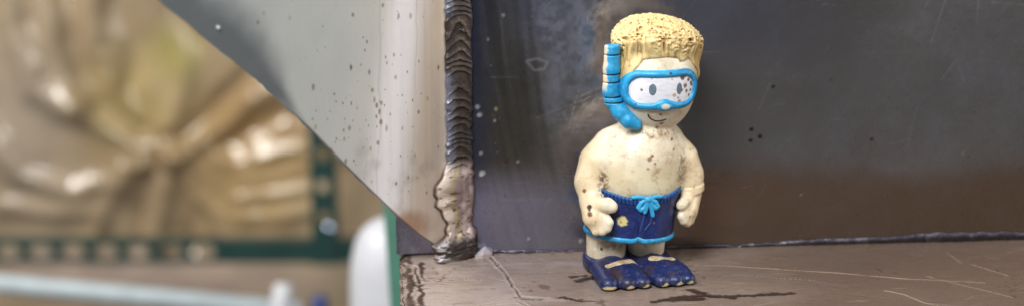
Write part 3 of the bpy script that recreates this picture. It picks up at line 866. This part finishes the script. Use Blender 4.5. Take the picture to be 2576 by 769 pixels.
# ---- smile
mp = [toy_hit(x, y, f_body) for x, y in ((1630, 288), (1633, 295), (1639, 300), (1648, 304), (1658, 304.5), (1667, 303), (1675, 300))]
def f_mouth(P):
    return np.hypot(segdist(P[..., [0, 2]], [p[[0, 2]] for p in mp]), f_head(P))-.22
Pp, Fp = surface_nets(f_mouth, np.min(mp, 0)-1.5, np.max(mp, 0)+1.5, .13)
new_obj('mouth', Pp*MM, Fp, M_BLACK, toy)

# ---- snorkel
SN = [(-10.4, -5.3, 74.8), (-10.5, -5.2, 68), (-10.6, -5.0, 61), (-9.9, -5.0, 57.6), (-7.7, -6.3, 54.0), (-5.2, -7.6, 51.4), (-3.0, -8.3, 50.2)]
SNR = [2.6, 2.7, 2.7, 2.7, 2.7, 2.55, 1.9]
cuts = [72.6, 66.3, 63.7, 58.9, 57.1]
def f_snork(P):
    d = chain(P, [(p, r) for p, r in zip(SN, SNR)], .8)
    d = smax(d, P[..., 2]-75.6, .5)
    g = np.full(P.shape[:-1], 9.0)
    for z in cuts: g = np.minimum(g, np.abs(P[..., 2]-z-.06*(P[..., 0]+10.5)))
    return d+np.clip(.32-g, 0, .32)*1.6
Pk, Fk = surface_nets(f_snork, (-16, -15, 45), (2, 0, 80), .28)
c = blue_paint(Pk, .4)
g = np.min([np.abs(Pk[:, 2]-z-.06*(Pk[:, 0]+10.5)) for z in cuts], 0)
c = mix(c, lin(24, 40, 60), sstep(.34, .14, g)*.9)
c = mix(c, lin(222, 206, 172), sstep(-12.2, -12.7, Pk[:, 0]+(fbm(Pk, .5, 421)-.5)*1.6)*sstep(60, 63, Pk[:, 2])*.9)
snorkel = new_obj('snorkel', Pk*MM, Fk, M_BLUE, toy, c)

# ---- swim shorts
SX = -2.6
def shorts_core(P):
    z = P[..., 2]
    t = np.clip((z-12)/17, 0, 1)
    rx, ry = 14.7+.5*t, 12.5+.5*t
    x = P[..., 0]-SX-1.6*t
    rad = np.sqrt((x/rx)**2+((P[..., 1]-.2)/ry)**2)
    d = (rad-1)*13.2
    # crease between the legs
    d = d+.9*np.exp(-((P[..., 0]-(SX+.2))/.9)**2)*sstep(22, 14, z)
    d = d+.25*(fbm(P, .22, 501, 3)-.5)
    return d
def tilt(P): return P[..., 2]+.075*(P[..., 0]-SX)                 # height above a hem that drops to the viewer's right
def wtop(P): return P[..., 2]-26.4-np.minimum(.013*(P[..., 0]-1)**2, 3.2)   # waist dips under the belly
def f_shorts(P):
    d = smax(shorts_core(P), wtop(P)+1.8, .5)
    return smax(d, 12.4-tilt(P), .6)
def f_sb(P): return np.maximum(shorts_core(P), P[..., 2]-31)
Pz, Fz = surface_nets(f_shorts, (-21, -16, 8), (18, 17, 31), .32)
NV = lin(20, 41, 102)
def navy(P, seed=0):
    n = fbm(P, .9, 511+seed, 3); n5 = fbm(P, .15, 513+seed); n7 = fbm(P, 2.0, 517+seed, 2)
    c = np.broadcast_to(NV, P.shape).copy()
    c = mix(c, lin(17, 33, 84), sstep(.4, .65, n5)*.7)
    c = mix(c, lin(48, 66, 128), sstep(.52, .7, n)*.4)
    c = mix(c, lin(80, 78, 84), sstep(.62, .76, n7)*.25)
    return c
c = navy(Pz)
hs = toy_hit(1565, 556, f_shorts)
lst = [(*hs, 1.75, (216, 204, 140), 1.0), (*toy_hit(1562, 558, f_shorts), .35, (130, 110, 60), .8), (*toy_hit(1690, 520, f_shorts), .8, (66, 50, 56), .8), (*toy_hit(1645, 560, f_shorts), .4, (130, 110, 120), .7), (*toy_hit(1612, 594, f_shorts), .6, (60, 46, 50), .8)]
c = spots(c, Pz, lst, 9)
shorts = new_obj('swim_shorts', Pz*MM, Fz, M_NAVY, toy, c)
def f_band(P):
    a = np.arctan2(P[..., 0]-SX, -P[..., 1])
    rib = .2*np.cos(a*64+.6*np.sin(tilt(P)*2))
    d = shorts_core(P)-.35-rib
    return smax(smax(d, wtop(P), .5), -2.2-wtop(P), .4)
Pw, Fw = surface_nets(f_band, (-21, -16, 22.5), (18, 17, 31), .27)
a = np.arctan2(Pw[:, 0]-SX, -Pw[:, 1])
c = mix(np.broadcast_to(lin(30, 66, 132), Pw.shape).copy(), lin(20, 34, 84), sstep(.2, -.8, np.cos(a*64)))
c = mix(c, lin(36, 120, 176), sstep(-.7, -.2, wtop(Pw)+(fbm(Pw, .8, 521)-.5)*.5)*.5)
new_obj('waistband', Pw*MM, Fw, M_NAVY, shorts, c)
def f_hem(P):
    zz = tilt(P)-12.4-.5*np.exp(-((P[..., 0]-SX-.2)/1.2)**2)*(P[..., 1] < 0)
    return np.hypot(shorts_core(P)+.25, zz*.75)-.68
Pq, Fq = surface_nets(f_hem, (-21, -16, 7), (18, 17, 17), .28)
new_obj('hem_trim', Pq*MM, Fq, M_BLUE, shorts, blue_paint(Pq, .7))
# drawstring bow lying on the shorts
def bow_pt(px, py):
    return toy_hit(px, py, f_sb)[[0, 2]]
bow_lines = [[(1592, 495), (1610, 494), (1630, 499)], [(1630, 499), (1648, 493), (1662, 492)],                       # short ends
             [(1630, 498), (1612, 508), (1605, 520), (1611, 527), (1620, 520), (1630, 500)],                          # left loop
             [(1631, 498), (1648, 506), (1654, 517), (1648, 522), (1640, 515), (1631, 500)],                          # right loop
             [(1630, 500), (1627, 516), (1621, 532)], [(1631, 500), (1637, 520), (1641, 540)]]
bow_2d = [([bow_pt(*p) for p in ln], r) for ln, r in zip(bow_lines, (.6, .6, .75, .75, .7, .72))]
def f_bow(P):
    d = None
    q2 = P[..., [0, 2]]
    for pts, r in bow_2d:
        e = np.hypot(segdist(q2, pts), shorts_core(P)-.55)-r
        d = e if d is None else smin(d, e, .25)
    k = bow_pt(1630, 499)
    e = np.hypot(np.linalg.norm(q2-k, axis=-1), shorts_core(P)-.7)-1.05
    return np.maximum(smin(d, e, .3), P[..., 1])
kb = toy_hit(1630, 510, f_sb)
Po, Fo = surface_nets(f_bow, kb-np.array([7, 4, 7]), kb+np.array([7, 4, 5]), .2)
c = blue_paint(Po, .4); c = mix(c, lin(66, 182, 236), np.full(len(Po), .5))
new_obj('drawstring_bow', Po*MM, Fo, M_BLUE, shorts, c)
# pale stitched fly line
for pts in (((1622, 532), (1617, 555), (1610, 580)), ((1640, 540), (1636, 560), (1622, 578))):
    p2 = [bow_pt(*p) for p in pts]
    def f_st(P, p2=p2): return np.maximum(np.hypot(segdist(P[..., [0, 2]], p2), shorts_core(P)-.05)-.28, P[..., 1])
    k = toy_hit(*pts[1], f_shorts)
    Pt_, Ft_ = surface_nets(f_st, k-5.5, k+5.5, .2)
    new_obj('fly_stitching', Pt_*MM, Ft_, M_NAVY, shorts, mix(navy(Pt_), lin(70, 96, 150), np.full(len(Pt_), .5)))

# ---- swim fins: lobed blade in front, foot pocket behind
def ground_local(px, py):
    p = on_z(px, py)-TOY
    return np.array([math.cos(toyR)*p[0]+math.sin(toyR)*p[1], -math.sin(toyR)*p[0]+math.cos(toyR)*p[1]])*1000
fins = []
for side, hx, hy, toes in (('a', -10.2, 1.2, (-14.0, -7.8, -2.9)), ('b', 3.9, 1.0, (3.5, 8.2, 12.4))):
    tl = [np.array([x, y]) for x, y in zip(toes, (-23.0, -23.1, -22.8) if side == 'a' else (-22.6, -22.4, -21.6))]
    rr = (3.1, 2.7, 2.5) if side == 'a' else (2.8, 2.5, 2.3)
    def f_fin(P, hx=hx, hy=hy, tl=tl, rr=rr):
        d = cone(P, (hx, hy+1.0, 2.2), (hx, hy-2, 2.4), 7.3, 7.3)                              # foot pocket
        d = smax(d, P[..., 2]-(4.7+.08*(P[..., 1]-hy)), .8)
        mid = np.mean(tl, 0)
        arch = cone(P, (hx+.4, -7.0, 1.3), (mid[0]*.6+hx*.4, -13.0, .9), 4.9, 4.6)
        d = smin(d, arch, 2.0)
        Pf_ = P*np.array([1, 1, 1.18])
        bl = None
        for k, (t, r) in enumerate(zip(tl, rr)):
            st_ = np.array([hx*.7+mid[0]*.3+(k-1)*4.4, -8.5, 2.8])
            e = cone(Pf_, st_, (t[0], t[1]+r*.95, 1.5), 3.4, r)
            bl = e if bl is None else smin(bl, e, 1.1)
        d = smin(d, bl, 1.2)
        d = smin(d, ell(P, (mid[0]*.85+hx*.15, -13.6, .4), (7.9, 7.4, 4.7)), 1.4)
        d = smax(d, -P[..., 2], .3)
        return d+.12*(fbm(P, .5, 601, 2)-.5)
    lo = np.array([min(hx-9, min(t[0] for t in tl)-5), min(t[1] for t in tl)-4, -.6]); hi = np.array([max(hx+9, max(t[0] for t in tl)+5), hy+11, 13])
    Pf, Ff = surface_nets(f_fin, lo, hi, .3)
    c = navy(Pf, 40 if side == 'a' else 60)
    n3 = fbm(Pf, .9, 611, 3)
    c = mix(c, lin(26, 34, 72), np.full(len(Pf), .5))
    c = mix(c, lin(104, 98, 104), sstep(.6, .75, fbm(Pf, 1.6, 615, 3))*.5)
    c = mix(c, lin(60, 46, 40), sstep(.55, .72, fbm(Pf, .35, 613))*.5)
    if side == 'a':
        for pp, r in (((1545, 685), 3.6), ((1550, 700), 2.6)):
            h = toy_hit(*pp, f_fin)
            if h is not None:
                d = np.linalg.norm(Pf-h, axis=-1)/r
                c = mix(c, lin(62, 44, 34), sstep(1.1, .3, d)*sstep(.38, .55, n3)*.9)
    # bare tips where the paint has rubbed off
    for t, r, (ox, rx) in zip(tl, rr, ((-.3, 2.9), (.6, 1.6), (.9, 1.4)) if side == 'a' else ((.8, 1.3), (.9, 1.3), (.6, 1.3))):
        dd_ = np.hypot((Pf[:, 0]-t[0]-ox)/rx, (Pf[:, 1]-(t[1]+.3))/1.3)
        kz = sstep(1.15, .8, dd_+(n3-.5)*.8+np.clip(Pf[:, 2]-.5, 0, 9)*.8)
        c = mix(c, lin(214, 196, 150), kz)
    fin = new_obj('swim_fin', Pf*MM, Ff, M_NAVY, toy, c)
    # slot over the instep where the foot shows through
    sl = ((1532, 668), (1555, 661), (1575, 657.5), (1595, 657)) if side == 'a' else ((1640, 648), (1655, 649), (1670, 648), (1690, 650))
    hp = [toy_hit(*p, f_fin) for p in sl]
    hp = [h[[0, 1]] for h in hp if h is not None]
    ww = 1.35 if side == 'a' else 1.25
    def f_slot(P, f_fin=f_fin, hp=hp, ww=ww):
        d2 = segdist(P[..., [0, 1]], hp)-ww
        return np.maximum(np.maximum(np.maximum(d2, f_fin(P)-.16), -(f_fin(P)+.5)), 3.0-P[..., 2])
    hh_ = np.array(hp)
    Pi, Fi = surface_nets(f_slot, (hh_[:, 0].min()-2.5, hh_[:, 1].min()-2.5, 2), (hh_[:, 0].max()+2.5, hh_[:, 1].max()+2.5, 12.5), .22)
    c = np.broadcast_to(lin(206, 184, 150), Pi.shape).copy()
    c = mix(c, lin(160, 130, 96), sstep(.45, .65, fbm(Pi, 1.0, 621, 3))*.7)
    o = new_obj('instep_opening', Pi*MM, Fi, M_SKIN, fin, c)
    fins.append(fin)

# ================================================================== BLURRED BACKGROUND (left)
# crumpled brown plastic film, about 1.7 m from the camera
DF = 1.7
def film_xy(px, py):
    return np.array([(px-1288)*DF/FPX, -(py-384.5)*DF/FPX])
x0, x1, y0, y1 = -.72, .10, -.28, .32
nx, ny = 420, 300
FX, FY = np.meshgrid(np.linspace(x0, x1, nx), np.linspace(y0, y1, ny), indexing='ij')
PQ = np.stack([FX, FY, FX*0], -1)
q2 = np.stack([FX, FY], -1)+np.stack([fbm(PQ, 9, 701)-.5, fbm(PQ, 9, 702)-.5], -1)*.03
hgt = (fbm(PQ, 4, 703, 2)-.5)*.05+(fbm(PQ, 20, 705, 2)-.5)*.010
C0 = (415, 392)
folds = [([(35, -60), (45, 60), (80, 150), (130, 225), (180, 265)], 40, .050), ([(-40, 250), (0, 350), (60, 440), (160, 475), (300, 455), C0], 30, .026), ([(120, -40), (150, 120), (230, 280), (330, 370), C0], 30, .020),
         ([(190, -40), (210, 120), (280, 280), C0], 24, -.022), ([(262, -40), (262, 130), (300, 260), (360, 340), C0], 26, .024), ([(330, -40), (350, 120), (345, 250), (390, 330)], 26, -.022),
         ([(400, -20), (450, 110), (455, 220), (420, 330), C0], 28, .026), ([C0, (470, 320), (560, 240), (700, 160)], 22, -.026), ([C0, (520, 320), (620, 260), (760, 200)], 20, .020), ([C0, (560, 350), (700, 300), (820, 280)], 22, -.018),
         ([C0, (560, 395), (700, 370), (850, 380)], 22, .018), ([(600, 430), (700, 440), (800, 430)], 18, .014), ([(600, 480), (700, 470), (800, 490)], 18, .016), ([(590, 540), (690, 530), (800, 550)], 18, .014),
         ([C0, (470, 450), (540, 520), (570, 600)], 22, .020), ([C0, (410, 450), (395, 520), (370, 620)], 26, .028), ([C0, (360, 450), (330, 520), (320, 620)], 22, -.02), ([C0, (300, 470), (240, 540), (200, 640)], 24, .018),
         ([(0, 520), (100, 540), (200, 530)], 30, .02), ([C0, (450, 470), (470, 560), (480, 640)], 18, -.018)]
frng = random.Random(5)
for pts, wd, a in folds:
    pts = list(pts)
    for end, nxt in ((0, 1), (-1, -2)):
        if pts[end] == C0:
            k = frng.uniform(.25, .75); m = pts[nxt]
            pts[end] = (C0[0]+(m[0]-C0[0])*k+frng.uniform(-25, 25), C0[1]+(m[1]-C0[1])*k+frng.uniform(-25, 25))
    pts = [(x+frng.uniform(-14, 14), y+frng.uniform(-14, 14)) for x, y in pts]
    d = segdist(q2, [film_xy(*p) for p in pts])/(wd*DF/FPX)
    hgt = hgt+a*.40*np.exp(-d*d)
base = np.broadcast_to(lin(168, 148, 118), PQ.shape).copy()
n1 = fbm(PQ, 6, 711); n2 = fbm(PQ, 16, 713)
base = mix(base, lin(150, 124, 88), sstep(.35, .75, n1)*.5)
base = mix(base, lin(184, 168, 146), sstep(.4, .8, n2)*.3)
def blot(px, py, rx, ry, cc, a):
    global base
    c0 = film_xy(px, py)
    d = np.hypot((q2[..., 0]-c0[0])/(rx*DF/FPX), (q2[..., 1]-c0[1])/(ry*DF/FPX))
    base = mix(base, lin(*cc), sstep(1.2, .1, d)*a)
blot(340, 260, 190, 170, (180, 158, 92), .5); blot(440, 130, 90, 90, (180, 170, 92), .6); blot(620, 340, 220, 190, (162, 126, 72), .7)
blot(420, 400, 220, 100, (140, 110, 74), .3); blot(80, 300, 180, 320, (176, 162, 146), .7); blot(660, 480, 220, 150, (190, 160, 108), .6)
blot(300, 720, 700, 110, (186, 166, 154), .8)
rough = .16+.12*n2
base3 = CAM+_f*DF
V = (CAM+_f*DF)[None, None]+FX[..., None]*_r0+FY[..., None]*np.array([0, 0, 1.0])*1.0-hgt[..., None]*np.array([_f[0], _f[1], 0])
film = new_obj('plastic_film', V.reshape(-1, 3), grid(nx, ny), M_FILM, None, base.reshape(-1, 3), rough.ravel())
tag(film, 'blurred crumpled brown plastic film hanging behind the green rack', 'plastic film')

# slotted green rack: long beam with slots and one upright
DR = 1.5
def rk(px, py, dz=0.0): return at(px, py, DR+dz)
ex = _r0                                                     # rack runs across the view
ez = np.array([0, 0, 1.0]); eyv = np.array([_f[0], _f[1], 0]); eyv /= np.linalg.norm(eyv)
rack = empty('slotted_rack', rk(450, 660))
tag(rack, 'blurred dark green slotted metal rack with a beam and an upright', 'storage rack')
ORG = np.array(rack.location)
s = DR/FPX
def slotted(name, cells, w2, hole, vertical, mat):
    """strip of cells, each with a real rounded slot through it; cells = list of (centre along, has_hole)"""
    bm = bmesh.new(); th = .003
    def P3(a, b, t): return Vector(((ex*(b if vertical else a)+ez*(a if vertical else b)+eyv*t)))
    pitch = cells[1][0]-cells[0][0]
    for a0, hs_ in cells:
        h = pitch/2
        outer = [(a0-h, -w2), (a0, -w2), (a0+h, -w2), (a0+h, 0), (a0+h, w2), (a0, w2), (a0-h, w2), (a0-h, 0)]
        if not hs_:
            for t in (0, th):
                bm.faces.new([bm.verts.new(P3(x, y, t)) for x, y in (outer[0], outer[2], outer[4], outer[6])])
        else:
            la, lb = hole
            k = .55
            inner = [(a0-la*k, -lb), (a0, -lb), (a0+la*k, -lb), (a0+la, 0), (a0+la*k, lb), (a0, lb), (a0-la*k, lb), (a0-la, 0)]
            vo = [[bm.verts.new(P3(x, y, t)) for x, y in outer] for t in (0, th)]
            vi = [[bm.verts.new(P3(x, y, t)) for x, y in inner] for t in (0, th)]
            for i in range(8):
                j = (i+1) % 8
                for t in (0, 1): bm.faces.new((vo[t][i], vo[t][j], vi[t][j], vi[t][i]))
                bm.faces.new((vi[0][i], vi[0][j], vi[1][j], vi[1][i]))
    a_lo, a_hi = cells[0][0]-pitch/2, cells[-1][0]+pitch/2
    for b in (-w2, w2):                                       # folded lips
        v = [bm.verts.new(P3(a, b, t)) for a, t in ((a_lo, 0), (a_hi, 0), (a_hi, .018), (a_lo, .018))]
        bm.faces.new(v)
    bmesh.ops.remove_doubles(bm, verts=bm.verts, dist=1e-5)
    return bm_obj(name, bm, mat, rack, smooth=False)
pitch = 81.5*s
bx0 = (21-450)*s
cells = [(bx0+(k-2)*pitch, int(k < 9)) for k in range(14)]
beam = slotted('beam', cells, 28*s, (33*s, 19*s), False, M_GREEN)
beam.location = rk(450, 634)-ORG
post_c = [((k+.1)*pitch, int(k > 0)) for k in range(9)]
post = slotted('upright', post_c, 32*s, (17*s, 13*s), True, M_GREEN)
post.location = rk(818, 634, -.004)-ORG
for px, py in ((825, 568),):
    bm = bmesh.new()
    bmesh.ops.create_cone(bm, cap_ends=True, segments=20, radius1=.0042, radius2=.0007, depth=.003)
    o = bm_obj('bolt', bm, M_BOLT, rack, smooth=False)
    o.location = rk(px, py, -.012)-ORG
    pos = rk(px, py, -.012)
    hv = Vector(CAM-pos).normalized()+(Vector((-1.3, 0.1, 1.2))-Vector(pos)).normalized()      # tilted to mirror the background lamp into the camera as a glint
    o.rotation_euler = hv.to_track_quat('Z', 'Y').to_euler()

# pale pipe sloping along the bottom, white stub, blue cap
def tube(name, a, b, r0, r1, mat, seg=24, cap=.35):
    a = np.array(a); b = np.array(b); ax = b-a; L = np.linalg.norm(ax); ax = ax/L
    s1 = np.cross(ax, [0, 0, 1.0]) if abs(ax[2]) < .9 else np.cross(ax, [1.0, 0, 0]); s1 /= np.linalg.norm(s1); s2 = np.cross(ax, s1)
    prof = [(0, 0), (0, r0*.8), (r0*.2, r0), (L-r1*cap, r1), (L-r1*cap*.3, r1*.85), (L, r1*.5), (L, 0)]
    bm = bmesh.new(); rings = []
    for t, r in prof:
        rings.append([bm.verts.new(a+ax*t+(s1*math.cos(k*2*math.pi/seg)+s2*math.sin(k*2*math.pi/seg))*r) for k in range(seg)])
    for A, B in zip(rings[:-1], rings[1:]):
        for k in range(seg): bm.faces.new((A[k], A[(k+1) % seg], B[(k+1) % seg], B[k]))
    bmesh.ops.remove_doubles(bm, verts=bm.verts, dist=1e-6)
    return bm_obj(name, bm, mat)
tag(tube('pale_pipe', at(-120, 702, 1.25), at(760, 782, 1.25), .0078, .0078, M_PIPE), 'blurred pale blue white pipe sloping across the bottom left', 'pipe')
tag(tube('white_stub', at(700, 840, 1.15), at(714, 712, 1.15), .0085, .0075, M_WHITE), 'blurred upright white stub with a rounded top below the rack', 'plastic stub')
tag(tube('blue_stopper', at(803, 830, 1.15), at(806, 742, 1.15), .0065, .006, M_DARKBLUE), 'blurred small dark blue stopper beside the white stub', 'stopper')
# white container with a round shoulder, and green bar in front of it
DJ = .95
sj = DJ/FPX
prof = [(0, 560), (30, 562), (58, 572), (80, 592), (98, 625), (108, 670), (113, 730), (115, 860)]
bm = bmesh.new(); rings = []
cen = at(985, 384.5, DJ)
for r, py in prof:
    z = at(985, py, DJ)[2]
    rings.append([bm.verts.new((cen[0]+math.cos(k*math.pi/20)*max(r, .01)*sj, cen[1]+math.sin(k*math.pi/20)*max(r, .01)*sj, z)) for k in range(40)])
for A, B in zip(rings[:-1], rings[1:]):
    for k in range(40): bm.faces.new((A[k], A[(k+1) % 40], B[(k+1) % 40], B[k]))
tag(bm_obj('white_container', bm, M_WHITE), 'blurred white round-shouldered container left of the ledge end', 'container')
bm = bmesh.new()
pts = [at(958, 430, .80), at(992, 430, .80), at(1028, 800, .80), at(984, 800, .80)]
vf = [bm.verts.new(p) for p in pts]; vk = [bm.verts.new(p+eyv*.012) for p in pts]
bm.faces.new(vf); bm.faces.new(vk[::-1])
for i in range(4):
    j = (i+1) % 4; bm.faces.new((vf[j], vf[i], vk[i], vk[j]))
tag(bm_obj('green_bar', bm, M_GREEN2, smooth=False), 'blurred upright green bar between white container and ledge end', 'metal bar')
